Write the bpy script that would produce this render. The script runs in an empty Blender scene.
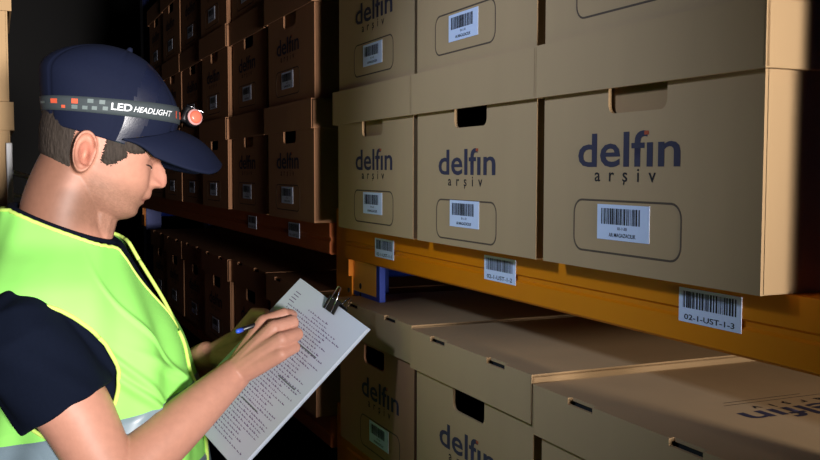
import bpy, bmesh, math, random
import numpy as np
from mathutils import Vector, Matrix
PI = math.pi
SC = bpy.context.scene
COL = SC.collection
Z0 = 1.40                       # height of the shelf the eye-level boxes stand on

# ---------------------------------------------------------------- materials
def srgb(r, g, b):
    f = lambda c: ((c/255)/12.92 if c/255 <= .04045 else ((c/255+.055)/1.055)**2.4)
    return (f(r), f(g), f(b), 1)

def mat(name, col, rough=.6, metal=0, noise=0, scale=40, bump=0, stretch=None, spec=.5, sheen=0, col2=None, coat=0):
    m = bpy.data.materials.new(name); m.use_nodes = True
    nt = m.node_tree; N = nt.nodes; L = nt.links
    b = N['Principled BSDF']
    b.inputs['Base Color'].default_value = col
    b.inputs['Roughness'].default_value = rough
    b.inputs['Metallic'].default_value = metal
    b.inputs['Specular IOR Level'].default_value = spec
    b.inputs['Sheen Weight'].default_value = sheen
    b.inputs['Coat Weight'].default_value = coat
    if noise or bump:
        tc = N.new('ShaderNodeTexCoord'); mp = N.new('ShaderNodeMapping')
        L.new(tc.outputs['Object'], mp.inputs['Vector'])
        if stretch: mp.inputs['Scale'].default_value = stretch
        tx = N.new('ShaderNodeTexNoise'); tx.inputs['Scale'].default_value = scale; tx.inputs['Detail'].default_value = 5
        L.new(mp.outputs['Vector'], tx.inputs['Vector'])
        if noise:
            mx = N.new('ShaderNodeMix'); mx.data_type = 'RGBA'
            c2 = col2 or tuple(c*(1-noise) for c in col[:3])+(1,)
            mx.inputs['A'].default_value = c2
            mx.inputs['B'].default_value = col if col2 else tuple(min(1, c*(1+noise*.6)) for c in col[:3])+(1,)
            L.new(tx.outputs['Fac'], mx.inputs['Factor']); L.new(mx.outputs['Result'], b.inputs['Base Color'])
        if bump:
            bp = N.new('ShaderNodeBump'); bp.inputs['Strength'].default_value = bump; bp.inputs['Distance'].default_value = .002
            L.new(tx.outputs['Fac'], bp.inputs['Height']); L.new(bp.outputs['Normal'], b.inputs['Normal'])
    return m

M = {}
M['card'] = mat('kraft_cardboard', srgb(180, 148, 108), .75, noise=.10, scale=14, bump=.10, stretch=(1, 1, .25), spec=.25)
M['card2'] = mat('kraft_cardboard_inside', srgb(170, 134, 94), .85, noise=.10, scale=20, spec=.2)
M['brown'] = mat('kraft_cardboard_shaded', srgb(170, 122, 88), .75, noise=.12, scale=14, bump=.10, stretch=(1, 1, .25), spec=.2)  # kraft darkened so the far bay and lower left box read as shaded
M['navy_ink'] = mat('navy_print', srgb(58, 54, 70), .7, spec=.2)
M['black_ink'] = mat('black_print', srgb(40, 36, 36), .7, spec=.2)
M['outline'] = mat('dark_print_outline', srgb(88, 72, 58), .7, spec=.2)
M['dot'] = mat('orange_print', srgb(170, 78, 48), .7, spec=.2)
M['label'] = mat('label_paper', srgb(208, 216, 236), .55, spec=.3)
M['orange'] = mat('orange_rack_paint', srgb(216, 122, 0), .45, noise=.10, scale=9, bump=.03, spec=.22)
M['orange_shaded'] = mat('orange_rack_paint_shaded', srgb(176, 84, 4), .6, noise=.12, scale=9)  # darker copy of the rack orange; the far bay's dimness put into colour
M['orange_light'] = mat('orange_bracket_paint', srgb(255, 172, 66), .45, noise=.06, scale=9)
M['blue'] = mat('blue_rack_paint', srgb(30, 60, 160), .4)
M['black'] = mat('black_gap_shade', srgb(14, 12, 12), .8)  # flat black in place of the shade inside slots, holes and boxes
M['concrete'] = mat('grey_concrete', srgb(60, 57, 54), .7, noise=.2, scale=6, bump=.1)
M['wallm'] = mat('dark_wall_paint', srgb(20, 18, 17), .8, noise=.1, scale=4)
M['blocker'] = mat('shadow_blocker_brown', srgb(84, 46, 34), .6, noise=.2, scale=20, stretch=(1, 1, .1))
M['white_metal'] = mat('white_painted_metal', srgb(225, 225, 228), .4)

# ---------------------------------------------------------------- mesh helpers
def link(name, bm, m, parent=None, smooth=False, loc=None):
    me = bpy.data.meshes.new(name); bm.normal_update(); bm.to_mesh(me); bm.free()
    return linkme(name, me, m, parent, smooth, loc)

def linkme(name, me, m, parent=None, smooth=False, loc=None):
    o = bpy.data.objects.new(name, me); COL.objects.link(o)
    if m is not None:
        for mm in (m if isinstance(m, (list, tuple)) else [m]): me.materials.append(mm)
    if smooth:
        me.polygons.foreach_set('use_smooth', [True]*len(me.polygons))
    if parent: o.parent = parent
    if loc: o.location = loc
    return o

def empty(name, loc, rz=0):
    o = bpy.data.objects.new(name, None); COL.objects.link(o); o.location = loc; o.rotation_euler.z = rz
    o.empty_display_size = .05
    return o

def tag(o, label, cat, group=None):
    o['label'] = label; o['category'] = cat
    if group: o['group'] = group
    return o

def structure(o):
    o['kind'] = 'structure'; return o

def box(bm, x0, x1, y0, y1, z0, z1, bev=0, mi=0, seg=2):
    vs = [bm.verts.new(p) for p in ((x0,y0,z0),(x1,y0,z0),(x1,y1,z0),(x0,y1,z0),(x0,y0,z1),(x1,y0,z1),(x1,y1,z1),(x0,y1,z1))]
    fs = [bm.faces.new([vs[i] for i in q]) for q in ((3,2,1,0),(4,5,6,7),(0,1,5,4),(1,2,6,5),(2,3,7,6),(3,0,4,7))]
    for f in fs: f.material_index = mi
    if bev:
        es = list({e for f in fs for e in f.edges})
        bmesh.ops.bevel(bm, geom=es, offset=bev, segments=seg, affect='EDGES', profile=.5)
    return vs

def rrect(x0, x1, z0, z1, r=0, n=5, rs=None):
    pts = []
    rr = rs or (r, r, r, r)       # bl br tr tl
    for (cx, cz, a0, q) in ((x0, z0, PI, rr[0]), (x1, z0, 1.5*PI, rr[1]), (x1, z1, 0, rr[2]), (x0, z1, .5*PI, rr[3])):
        sx = 1 if cx == x0 else -1; sz = 1 if cz == z0 else -1
        if q <= 0: pts.append((cx, cz)); continue
        for k in range(n+1):
            a = a0 + .5*PI*k/n
            pts.append((cx+sx*q+q*math.cos(a), cz+sz*q+q*math.sin(a)))
    return pts

def curve_to_bm(cu, bm, mtx, mi=0):
    ob = bpy.data.objects.new('tmp', cu)
    me = bpy.data.meshes.new_from_object(ob)
    me.transform(mtx)
    if mtx.determinant() < 0: me.flip_normals()
    n0 = len(bm.faces)
    bm.from_mesh(me); bm.faces.ensure_lookup_table()
    for f in bm.faces[n0:]: f.material_index = mi
    bpy.data.objects.remove(ob); bpy.data.meshes.remove(me); bpy.data.curves.remove(cu)

XZ = Matrix(((1,0,0,0),(0,0,1,0),(0,1,0,0),(0,0,0,1)))     # curve x,y -> world x,z ; thickness along y

def plate(bm, loops, t, mtx, mi=0):
    """flat sheet bounded by closed outlines (holes allowed), thickness t centred"""
    cu = bpy.data.curves.new('tmp', 'CURVE'); cu.dimensions = '2D'; cu.fill_mode = 'BOTH'; cu.extrude = t/2
    for lp in loops:
        s = cu.splines.new('POLY'); s.points.add(len(lp)-1); s.use_cyclic_u = True; s.use_smooth = False
        for p, q in zip(s.points, lp): p.co = (q[0], q[1], 0, 1)
    curve_to_bm(cu, bm, mtx, mi)

def text_into(bm, s, cx, cz, w, h, mtx, bold=0, mi=0, t=.0002, shear=0):
    """text fitted to width w and height h, centred at (cx,cz) in the plane of mtx"""
    cu = bpy.data.curves.new('tmp', 'FONT'); cu.body = s; cu.size = 1; cu.offset = bold; cu.shear = shear; cu.extrude = 0; cu.resolution_u = 3
    ob = bpy.data.objects.new('tmp', cu)
    me = bpy.data.meshes.new_from_object(ob)
    co = np.empty(len(me.vertices)*3); me.vertices.foreach_get('co', co); co = co.reshape(-1, 3)
    lo, hi = co.min(0), co.max(0); sx = w/(hi[0]-lo[0]); sz = h/(hi[1]-lo[1]) if h else sx
    co[:, 0] = cx+(co[:, 0]-(lo[0]+hi[0])/2)*sx; co[:, 1] = cz+(co[:, 1]-(lo[1]+hi[1])/2)*sz; co[:, 2] = t
    me.vertices.foreach_set('co', co.ravel())
    me.transform(mtx)
    n0 = len(bm.faces); bm.from_mesh(me); bm.faces.ensure_lookup_table()
    for f in bm.faces[n0:]: f.material_index = mi
    bpy.data.objects.remove(ob); bpy.data.meshes.remove(me); bpy.data.curves.remove(cu)

def quad(bm, x0, x1, z0, z1, mtx, d=0, mi=0):
    f = bm.faces.new([bm.verts.new(mtx @ Vector(p)) for p in ((x0,z0,d),(x1,z0,d),(x1,z1,d),(x0,z1,d))]); f.material_index = mi

def front(y):                    # plane facing the aisle (-Y): local x->X, y->Z, normal -> -Y
    return Matrix(((1,0,0,0),(0,0,-1,y),(0,1,0,0),(0,0,0,1)))

def tube(bm, pts, r, n=10, mi=0, cap=True):
    rings = []; P = [Vector(p) for p in pts]
    up = None
    for i, p in enumerate(P):
        t = (P[min(i+1, len(P)-1)]-P[max(i-1, 0)]).normalized()
        if up is None:
            up = Vector((0,0,1)) if abs(t.z) < .9 else Vector((1,0,0))
        a = t.cross(up).normalized(); b = a.cross(t).normalized(); up = b
        rr = r[i] if isinstance(r, (list, tuple)) else r
        rings.append([bm.verts.new(p+a*rr*math.cos(2*PI*k/n)+b*rr*math.sin(2*PI*k/n)) for k in range(n)])
    for A, B in zip(rings, rings[1:]):
        for k in range(n):
            bm.faces.new((A[k], A[(k+1) % n], B[(k+1) % n], B[k])).material_index = mi
    if cap:
        bm.faces.new(rings[0][::-1]).material_index = mi; bm.faces.new(rings[-1]).material_index = mi
    return rings

# ---------------------------------------------------------------- archive boxes
W, D, HB, HT, OV = .35, .40, .1933, .2545, .0084
BT = .225                          # the body ends well below the lid top       # body width, depth, lid edge height, total height, lid overhang
TH = .004
OFF = -.017                                           # print is a little off centre

def body_mesh(flap):
    bm = bmesh.new(); h = W/2
    hole = rrect(-.048, .048, .1675, .2005, rs=(.010, .010, .004, .004))
    plate(bm, [rrect(-h, h, 0, BT), hole], TH, XZ @ Matrix.Translation((0, 0, TH/2)), 0)
    bmesh.ops.recalc_face_normals(bm, faces=bm.faces)
    box(bm, -h, -h+TH, .002, D, 0, BT, .0012)
    box(bm, h-TH, h, .002, D, 0, BT, .0012)
    box(bm, -h, h, D-TH, D, 0, BT, .0012)
    box(bm, -h+.001, h-.001, .002, D, 0, TH, .001)
    if flap:                                         # inner double wall seen through the hand hole
        box(bm, -h+.01, h-.01, .0075, .0105, .004, .215, 0, 1)
    else:
        box(bm, -h+.02, h-.02, .07, D-.02, .004, .20, 0, 2)  # black filler block in place of the dark box inside
    return bm

def lid_mesh(slots, top_print=False):
    bm = bmesh.new(); h = W/2+OV; y0, y1 = -OV, D+OV
    XY = Matrix.Translation((0, 0, HT-TH/2))
    cuts = [(cx-.024, cx+.024) for cx in (-.083, .093)] if slots else []
    top = [(-h, y1), (-h, y0)]; fr = [(-h, HB), (h, HB), (h, HT-TH)]
    for a_, b_ in cuts: top += [(a_, y0), (a_, y0+.0065), (b_, y0+.0065), (b_, y0)]
    for a_, b_ in cuts[::-1]: fr += [(b_, HT-TH), (b_, HT-.0075), (a_, HT-.0075), (a_, HT-TH)]
    top += [(h, y0), (h, y1)]; fr += [(-h, HT-TH)]
    plate(bm, [top], TH, XY, 0)
    plate(bm, [fr], TH, XZ @ Matrix.Translation((0, 0, y0+TH/2)), 0)
    bmesh.ops.recalc_face_normals(bm, faces=bm.faces)
    if slots:                                        # black sheet behind each fold slot stands in for the dark inside
        for a_, b_ in cuts: box(bm, a_-.002, b_+.002, y0+.009, y0+.0095, HT-.03, HT-TH-.0002, 0, 1)
    box(bm, -h, h, y1-TH, y1, HB, HT-.0005, .0014)
    box(bm, -h, -h+TH, y0, y1, HB, HT-.0005, .0014)
    box(bm, h-TH, h, y0, y1, HB, HT-.0005, .0014)
    return bm

def print_mesh():
    bm = bmesh.new(); mt = front(-.0001)
    text_into(bm, 'delf\u0131n', OFF, .1295, .172, .037, mt, .014, 0)
    # the dot of the i
    x = OFF+.0345
    quad(bm, x-.0035, x+.0035, .1435, .1475, mt, .0003, 1)
    text_into(bm, 'a  r  s  i  v', OFF-.002, .1025, .104, .0135, mt, .008, 2)
    for dz in (0, .0016): quad(bm, OFF-.003+dz*.3, OFF-.0012+dz*.3, .0925+dz, .0945+dz, mt, .0003, 2)
    o = rrect(-.092+OFF-.002, .092+OFF-.002, .0185, .0765, .016, 6); i = rrect(-.0897+OFF-.002, .0897+OFF-.002, .0207, .0743, .0138, 6)
    plate(bm, [o, i], .0004, XZ @ Matrix.Translation((0, 0, 0)), 3)
    return bm

def label_mesh():
    bm = bmesh.new(); cx = OFF-.003
    box(bm, cx-.0445, cx+.0445, -.0006, -.0001, .034, .0715)
    return bm

def code_mesh(seed, lines, wide, x0=-.037, x1=.030, z0=.0505, z1=.0675, y=-.0006, cx=OFF-.003, dz=0):
    bm = bmesh.new(); mt = front(y); rnd = random.Random(seed)
    x = cx+x0
    while x < cx+x1:
        w = rnd.choice((.0006, .0006, .0012, .0018, .0024)); quad(bm, x, min(x+w, cx+x1), z0, z1, mt, .0002)
        x += w+rnd.choice((.0006, .0008, .0012, .0018))
    for s, lx, lz, lw, lh in lines:
        text_into(bm, s, cx+lx, lz, lw, lh, mt, .012, 0, .0002)
    return bm

BODY = {k: link('body', body_mesh(k), [M['card'], M['card2'], M['black']]).data for k in (True, False)}
LID = {k: link('lid', lid_mesh(k), [M['card'], M['black']]).data for k in (True, False)}
PRINT = link('printed_lettering', print_mesh(), [M['navy_ink'], M['dot'], M['black_ink'], M['outline']]).data
LABEL = link('barcode_label', label_mesh(), M['label']).data
CODE = [link('barcode', code_mesh(k, [('01-1-%d' % (30+k), 0, .0465, .016, .0032), ('AR MAGAZACILIK', 0, .0395, .046, .0042)], 0), M['black_ink']).data for k in range(3)]
for o in list(COL.objects): bpy.data.objects.remove(o)

nbox = 0
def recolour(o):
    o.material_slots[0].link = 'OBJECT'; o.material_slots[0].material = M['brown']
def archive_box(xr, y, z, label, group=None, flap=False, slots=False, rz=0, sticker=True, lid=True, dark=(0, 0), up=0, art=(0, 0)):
    """xr = right edge of the body as seen from the aisle"""
    global nbox
    t = empty('archive_box', (xr-W/2, y, z), rz)
    tag(t, label, 'box', group)
    b = linkme('body', BODY[flap], None, t)
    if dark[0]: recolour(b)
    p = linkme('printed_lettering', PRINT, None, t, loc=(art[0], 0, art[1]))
    if sticker:
        s = linkme('barcode_label', LABEL, None, t, loc=(art[0], 0, art[1]*.6)); s['label'] = 'white barcode sticker'
        linkme('barcode', CODE[nbox % 3], None, s)
    if lid:
        b = linkme('lid', LID[slots], None, t, loc=(0, 0, up))
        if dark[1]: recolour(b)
    nbox += 1
    return t

P = .3670                         # pitch of the row
g = 'boxes on the eye-level shelf'
archive_box(0, 0, Z0, 'large nearest kraft archive box above the 02-1-UST-1-3 shelf label, tan flap behind its hand hole', g, True)
archive_box(-P, 0, Z0, 'middle eye-level kraft archive box with a black hand hole, left of the nearest box', g, False, art=(.004, -.010))
archive_box(-2*P, .0, Z0, 'kraft archive box at the left end of the lit eye-level row, by the post', g, True, art=(.022, -.003))
g = 'boxes stacked on the eye-level row'
archive_box(.0, 0, Z0+HT+.0012, 'kraft archive box resting on the nearest box, cut off by the picture top right', g, False)
archive_box(-P-.002, .0, Z0+HT+.0012, 'kraft archive box stacked second, barcode label near the picture top centre', g, False)
archive_box(-2*P-.002, .003, Z0+HT+.0012, 'kraft archive box stacked left above the box by the orange post', g, True, art=(.017, 0))
g = 'boxes on the lower shelf'
ZL = Z0-.14-HT-.0105
l3 = archive_box(0.0, .001, ZL, 'nearest lower kraft archive box with delfin lettering and two slots on its lid', g, False, True)
archive_box(-P-.003, .001, ZL, 'lower kraft archive box in the middle, black hand hole under its slotted lid', g, False, True, up=.0105, art=(.011, -.006))
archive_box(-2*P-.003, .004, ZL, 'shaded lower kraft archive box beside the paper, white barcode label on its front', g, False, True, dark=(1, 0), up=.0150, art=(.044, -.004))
# lettering printed on the nearest lower lid, reading towards the aisle
bm = bmesh.new()
mt = Matrix(((0,1,0,0),(-1,0,0,0),(0,0,1,HT+.0002),(0,0,0,1)))      # text right -> -Y, text up -> +X
text_into(bm, 'delf\u0131n', -.203, .042, .172, .037, mt, .014, 0)
text_into(bm, 'a  r  s  i  v', -.203, .0125, .104, .0135, mt, .008, 1)
for dz in (0, .0016): quad(bm, -.204+dz*.3, -.2022+dz*.3, .0025+dz, .0045+dz, mt, .0001, 1)
quad(bm, -.270, -.128, -.0075, -.0062, mt, 0, 1); quad(bm, -.25, -.136, -.0175, -.0162, mt, 0, 1)
link('printed_lettering', bm, [M['navy_ink'], M['black_ink']], l3)

# the next bay, in the dark: columns from the post outward
CX = [-1.233, -1.625, -1.9925, -2.360, -2.7275, -3.095]
nth = ['first', 'second', 'third', 'fourth', 'fifth', 'sixth']
for i, x in enumerate(CX):
    y = (0, .006, -.004, .003, 0, .004)[i]
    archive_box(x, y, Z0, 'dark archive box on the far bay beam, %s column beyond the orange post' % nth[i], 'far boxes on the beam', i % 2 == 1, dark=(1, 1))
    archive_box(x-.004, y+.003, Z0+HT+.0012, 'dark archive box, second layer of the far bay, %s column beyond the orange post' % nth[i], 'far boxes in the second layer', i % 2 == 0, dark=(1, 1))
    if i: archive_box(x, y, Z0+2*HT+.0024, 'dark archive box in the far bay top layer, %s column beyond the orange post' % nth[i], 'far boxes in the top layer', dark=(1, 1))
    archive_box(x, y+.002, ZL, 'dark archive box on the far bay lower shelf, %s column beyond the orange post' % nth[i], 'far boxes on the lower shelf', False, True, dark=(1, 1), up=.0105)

# ---------------------------------------------------------------- pallet rack on the right
BF, BB, BH = .03, .075, .0655         # beam front, back, height
def beam_bm(x0, x1, yf, yb, zt, bh=BH):
    bm = bmesh.new(); s = 1 if yb > yf else -1
    # stepped profile with a shallow groove along the face
    prof = [(yf, zt), (yf, zt-bh*.44), (yf+.003*s, zt-bh*.48), (yf+.003*s, zt-bh*.56), (yf, zt-bh*.60), (yf, zt-bh+.003), (yf+.003*s, zt-bh), (yb, zt-bh), (yb, zt)]
    A = [bm.verts.new((x0, y, z)) for y, z in prof]; B = [bm.verts.new((x1, y, z)) for y, z in prof]
    n = len(prof)
    for k in range(n): bm.faces.new((A[k], A[(k+1) % n], B[(k+1) % n], B[k]))
    bm.faces.new(A[::-1]); bm.faces.new(B)
    bmesh.ops.recalc_face_normals(bm, faces=bm.faces)
    return bm
def shelf_label(beam, cx, z1, text, seed):
    bm = bmesh.new(); box(bm, cx-.0435, cx+.0435, BF-.0008, BF-.0001, z1-.034, z1, .0)
    s = link('shelf_label', bm, M['label'], beam); s['label'] = 'white shelf barcode sticker'
    bm = code_mesh(seed, [(text, 0, z1-.0285, .070, .0055)], 0, -.037, .037, z1-.0195, z1-.003, BF-.0008, cx)
    # lettering and bars stay part of the sticker
    me = bpy.data.meshes.new('tmp'); bm.to_mesh(me); bm.free()
    b2 = bmesh.new(); b2.from_mesh(s.data); n0 = len(b2.faces); b2.from_mesh(me); b2.faces.ensure_lookup_table()
    for f in b2.faces[n0:]: f.material_index = 1
    b2.to_mesh(s.data); b2.free(); bpy.data.meshes.remove(me); s.data.materials.append(M['black_ink'])
UX = [(-4.05, -3.96), (-1.2225, -1.1285), (.192, .287)]
PF = .052                              # front plane of the posts
UN = ['blue rack upright frame far down the aisle', 'blue rack upright frame with orange connectors beside the eye-level box row', 'blue rack upright frame at the near end of the beam, right of the nearest box']
for k, (a, b) in enumerate(UX):                       # frames: front and back legs with braces
    fr = empty('rack_upright', ((a+b)/2, .2, 0)); tag(fr, UN[k], 'rack upright', 'rack upright frames')
    cx, cy = (a+b)/2, .2; h_ = (b-a)/2
    for yf in (PF, .34):
        bm = bmesh.new(); y = yf-cy
        box(bm, -h_, h_, y, y+.003, 0, 2.9); box(bm, -h_, -h_+.003, y+.002, y+.07, 0, 2.9); box(bm, h_-.003, h_, y+.002, y+.07, 0, 2.9)
        link('upright', bm, M['blue'], fr)
    for j in range(5):
        z = .2+j*.55; bm = bmesh.new()
        tube(bm, [(0, .10-cy, z), (0, .37-cy, z+.27 if j % 2 else z)], .012, 8)
        link('brace', bm, M['blue'], fr)
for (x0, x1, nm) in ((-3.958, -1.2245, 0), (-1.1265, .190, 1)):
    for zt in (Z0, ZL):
        bo = link('rack_beam', beam_bm(x0, x1, BF, BB, zt), M['orange'] if nm else M['orange_shaded'])
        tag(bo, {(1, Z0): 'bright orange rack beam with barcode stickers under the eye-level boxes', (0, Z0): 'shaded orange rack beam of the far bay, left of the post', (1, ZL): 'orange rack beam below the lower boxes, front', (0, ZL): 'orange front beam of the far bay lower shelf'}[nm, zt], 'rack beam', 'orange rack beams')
        if zt == Z0:
            if nm:
                shelf_label(bo, -.096, Z0-.009, '02-1-UST-1-3', 3); shelf_label(bo, -.509, Z0-.0105, '02-1-UST-1-2', 4); shelf_label(bo, -.926, Z0-.0135, '02-1-UST-1-1', 5)
            else:
                shelf_label(bo, -1.476, Z0-.012, '02-1-UST-2-3', 6); shelf_label(bo, -1.86, Z0-.013, '02-1-UST-2-2', 7)
            if nm: main_beam = bo
        # connectors hooked on the post faces
        for (sx, s_, ux) in ((x0, -1, x0-.0015), (x1, 1, x1+.0015)):
            if nm == 1 and s_ > 0: w0, w1 = ux, ux+.05
            elif s_ < 0: w0, w1 = ux-.0955, ux
            else: continue
            bm = bmesh.new()
            box(bm, w0+.001, w1-.001, .0435, .0515, zt-.155, zt+.03, .002)
            box(bm, ux-.0015 if s_ < 0 else ux-.0015, ux+.0005, BF+.006, .0515, zt-.10, zt+.0, 0)
            cnn = link('connector', bm, [M['orange'], M['black']], bo)
            bm = bmesh.new()
            for zz in (-.13, -.04, .01): tube(bm, [(w1-.018, .0436, zt+zz), (w1-.018, .0420, zt+zz)], .005, 10)
            link('slot', bm, M['black'], cnn)
        bk = link('rack_beam', beam_bm(x0, x1, .385, .34, zt), M['orange'])
        tag(bk, {(1, Z0): 'orange rack beam behind, under the rear of the eye-level boxes', (0, Z0): 'orange rear rack beam of the far bay', (1, ZL): 'orange rear rack beam under the lower boxes', (0, ZL): 'orange rear rack beam of the far bay lower shelf'}[nm, zt], 'rack beam', 'orange rack beams')
# bracket below the beam: orange plate edged in blue, beside the post
bm = bmesh.new()
x0, x1 = -1.1255, -1.006
box(bm, x0, x1, .046, .058, Z0-.128, Z0-BH-.0005, .001)
br = link('bracket', bm, M['orange_light'], main_beam); br['label'] = 'bright orange plate edged in blue below the beam'
bm = bmesh.new()
box(bm, x1, x1+.017, .046, .058, Z0-.136, Z0-BH-.0005, .001); box(bm, x0, x1, .046, .062, Z0-.136, Z0-.128, .0)
link('edging', bm, M['blue'], br)
bm = bmesh.new()
tube(bm, [(-1.088, .0462, Z0-.116), (-1.088, .0455, Z0-.116)], .006, 12); tube(bm, [(-1.088, .0462, Z0-.1325), (-1.088, .0455, Z0-.1325)], .004, 12)
link('hole', bm, M['black'], br)

bm = bmesh.new(); box(bm, .130, .150, .029, .057, Z0+.0005, Z0+1.3, .001)  # out-of-view post added to throw a shadow on the nearest box side
tag(link('shadow_blocker', bm, M['blocker']), 'added unseen batten standing on the beam at the near end of the rack', 'blocker')

# ---------------------------------------------------------------- rack and boxes behind the man, left
g = 'boxes on the left rack'
XL = -1.62
LYF = -.5655
def side_box(z, label):
    t = archive_box(0, 0, 0, label, g, False, sticker=False)
    t.location = (XL-W/2, LYF, z); t.rotation_euler.z = PI
    return t
side_box(Z0, 'kraft archive box at the left edge behind the man, lower of its two-box stack')
side_box(Z0+HT+.0012, 'kraft archive box at the left picture edge, on top of its two-box stack')
k = 0
for zt in (Z0, ZL):
    for yf in (-.60, -.94):
        bo = link('rack_beam', beam_bm(XL-1.3, XL+.0, yf, yf-.045, zt), M['orange'])
        tag(bo, ('front', 'rear')[yf < -.8]+' orange beam of the left rack '+('under the two boxes' if zt == Z0 else 'lower shelf'), 'rack beam', 'orange rack beams')
for xx, nm in ((XL-1.34, 'far'), (XL+.0105, 'near')):
    fr = empty('rack_upright', (xx+.02, -.8, 0)); tag(fr, 'blue upright frame at the %s end of the left rack' % nm, 'rack upright', 'rack upright frames')
    for y in (.10, -.19):
        bm = bmesh.new(); box(bm, -.02, .02, y, y+.05, 0, 1.9); link('upright', bm, M['blue'], fr)
    for z in (.3, 1.1):
        bm = bmesh.new(); tube(bm, [(0, -.15, z), (0, .11, z+.4)], .01, 8); link('brace', bm, M['blue'], fr)
# narrow white frame standing behind the man
ld = empty('metal_frame', (-1.598, -.5745, 0)); tag(ld, 'narrow white metal frame standing behind the person beside the left boxes', 'frame')
for y in (0, .125):
    bm = bmesh.new(); box(bm, -.006, .006, y, y+.0125, 0, Z0+.166, .002); link('post', bm, M['white_metal'], ld)
for k in range(5):
    z = .25+k*.3; bm = bmesh.new(); tube(bm, [(0, .006, z+.006), (0, .131, z-.024)], .0042, 8); link('brace', bm, M['white_metal'], ld)
bm = bmesh.new(); tube(bm, [(0, .006, Z0+.104), (0, .131, Z0+.066)], .0055, 8); link('brace', bm, M['white_metal'], ld)

# ---------------------------------------------------------------- room shell
def slab(name, x0, x1, y0, y1, z0, z1, m):
    bm = bmesh.new(); box(bm, x0, x1, y0, y1, z0, z1); return structure(link(name, bm, m))
slab('floor', -7, 4, -3, 2.2, -.1, 0, M['concrete'])
slab('ceiling', -7, 4, -3, 2.2, 4.2, 4.3, M['wallm'])
slab('wall_far', -7.1, -7, -3, 2.2, 0, 4.2, M['wallm'])
slab('wall_near', 4, 4.1, -3, 2.2, 0, 4.2, M['wallm'])
slab('wall_right', -7, 4, 2.2, 2.3, 0, 4.2, M['wallm'])
slab('wall_left', -7, 4, -3.1, -3, 0, 4.2, M['wallm'])
# ================================================================ the man
M['skin'] = bpy.data.materials.new('skin')
def vcol_mat(m, rough, spec, sss=0):
    m.use_nodes = True; nt = m.node_tree; b = nt.nodes['Principled BSDF']
    a = nt.nodes.new('ShaderNodeAttribute'); a.attribute_name = 'pigment'
    tc = nt.nodes.new('ShaderNodeTexCoord'); nz = nt.nodes.new('ShaderNodeTexNoise'); nz.inputs['Scale'].default_value = 90; nz.inputs['Detail'].default_value = 4
    nt.links.new(tc.outputs['Object'], nz.inputs['Vector'])
    hs = nt.nodes.new('ShaderNodeMix'); hs.data_type = 'RGBA'; hs.blend_type = 'MULTIPLY'; hs.inputs['Factor'].default_value = .22
    nt.links.new(a.outputs['Color'], hs.inputs['A']); nt.links.new(nz.outputs['Fac'], hs.inputs['B'])
    nt.links.new(hs.outputs['Result'], b.inputs['Base Color'])
    bp = nt.nodes.new('ShaderNodeBump'); bp.inputs['Strength'].default_value = .12; bp.inputs['Distance'].default_value = .001
    nt.links.new(nz.outputs['Fac'], bp.inputs['Height']); nt.links.new(bp.outputs['Normal'], b.inputs['Normal'])
    b.inputs['Roughness'].default_value = rough; b.inputs['Specular IOR Level'].default_value = spec
    if sss:
        b.inputs['Subsurface Weight'].default_value = sss; b.inputs['Subsurface Radius'].default_value = (.012, .005, .003); b.inputs['Subsurface Scale'].default_value = .4
vcol_mat(M['skin'], .5, .35)
M['hair'] = mat('dark_hair', srgb(80, 70, 63), .75, noise=.5, scale=330, bump=.8, stretch=(1, 1, .18), col2=srgb(18, 14, 12), spec=.2)
M['shirt'] = mat('navy_black_jersey', srgb(13, 19, 34), .9, noise=.15, scale=200, bump=.08, spec=.08)
M['vest'] = mat('lime_vest_fabric', srgb(158, 243, 116), .75, noise=.06, scale=16, bump=.35, spec=.25)
M['bind'] = mat('yellow_green_binding', srgb(214, 246, 120), .7, spec=.25)
M['refl'] = mat('grey_reflective_tape', srgb(128, 148, 160), .35, noise=.06, scale=120, spec=.5)
M['cap'] = mat('navy_cap_cloth', srgb(20, 26, 48), .8, noise=.10, scale=240, bump=.10, spec=.15)
M['cap_mesh'] = mat('navy_cap_shiny_mesh', srgb(23, 29, 53), .34, noise=.25, scale=420, bump=.12, spec=1, coat=.4)
M['strap'] = mat('grey_elastic_strap', srgb(62, 70, 74), .7, noise=.12, scale=300, spec=.3)
M['white'] = mat('white_print', srgb(232, 236, 240), .6)
M['orange_print'] = mat('orange_red_print', srgb(226, 96, 66), .6)
M['grey_print'] = mat('grey_print', srgb(104, 118, 118), .6)
M['salmon'] = mat('salmon_lens', srgb(240, 116, 92), .3, spec=.5, coat=.3)
M['pink_rim'] = mat('pink_plastic_rim', srgb(214, 160, 156), .35)
M['plastic'] = mat('black_plastic', srgb(24, 24, 27), .35)
M['chrome'] = mat('chrome_wire', srgb(200, 200, 205), .2, metal=1)
M['jeans'] = mat('dark_trouser_cloth', srgb(34, 36, 44), .9, noise=.2, scale=200)
M['leather'] = mat('black_shoe_leather', srgb(28, 26, 25), .45)
M['lash'] = mat('dark_lashes', srgb(50, 34, 28), .8)

MX = -1.03                                            # centre plane of the head
def interp(tab, x):
    xs = [t[0] for t in tab]
    return float(np.interp(x, xs, [t[1] for t in tab]))
def smooth_tab(tab, n=400, k=9):
    xs = np.linspace(tab[0][0], tab[-1][0], n); ys = np.interp(xs, [t[0] for t in tab], [t[1] for t in tab])
    p = np.pad(ys, k, mode='edge'); ker = np.hanning(2*k+3)[1:-1]; ker /= ker.sum()
    return xs, np.convolve(p, ker, 'valid')
class Tab:
    def __init__(s, tab, k=9): s.x, s.y = smooth_tab(sorted(tab), 400, k)
    def __call__(s, v): return np.interp(v, s.x, s.y)

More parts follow.
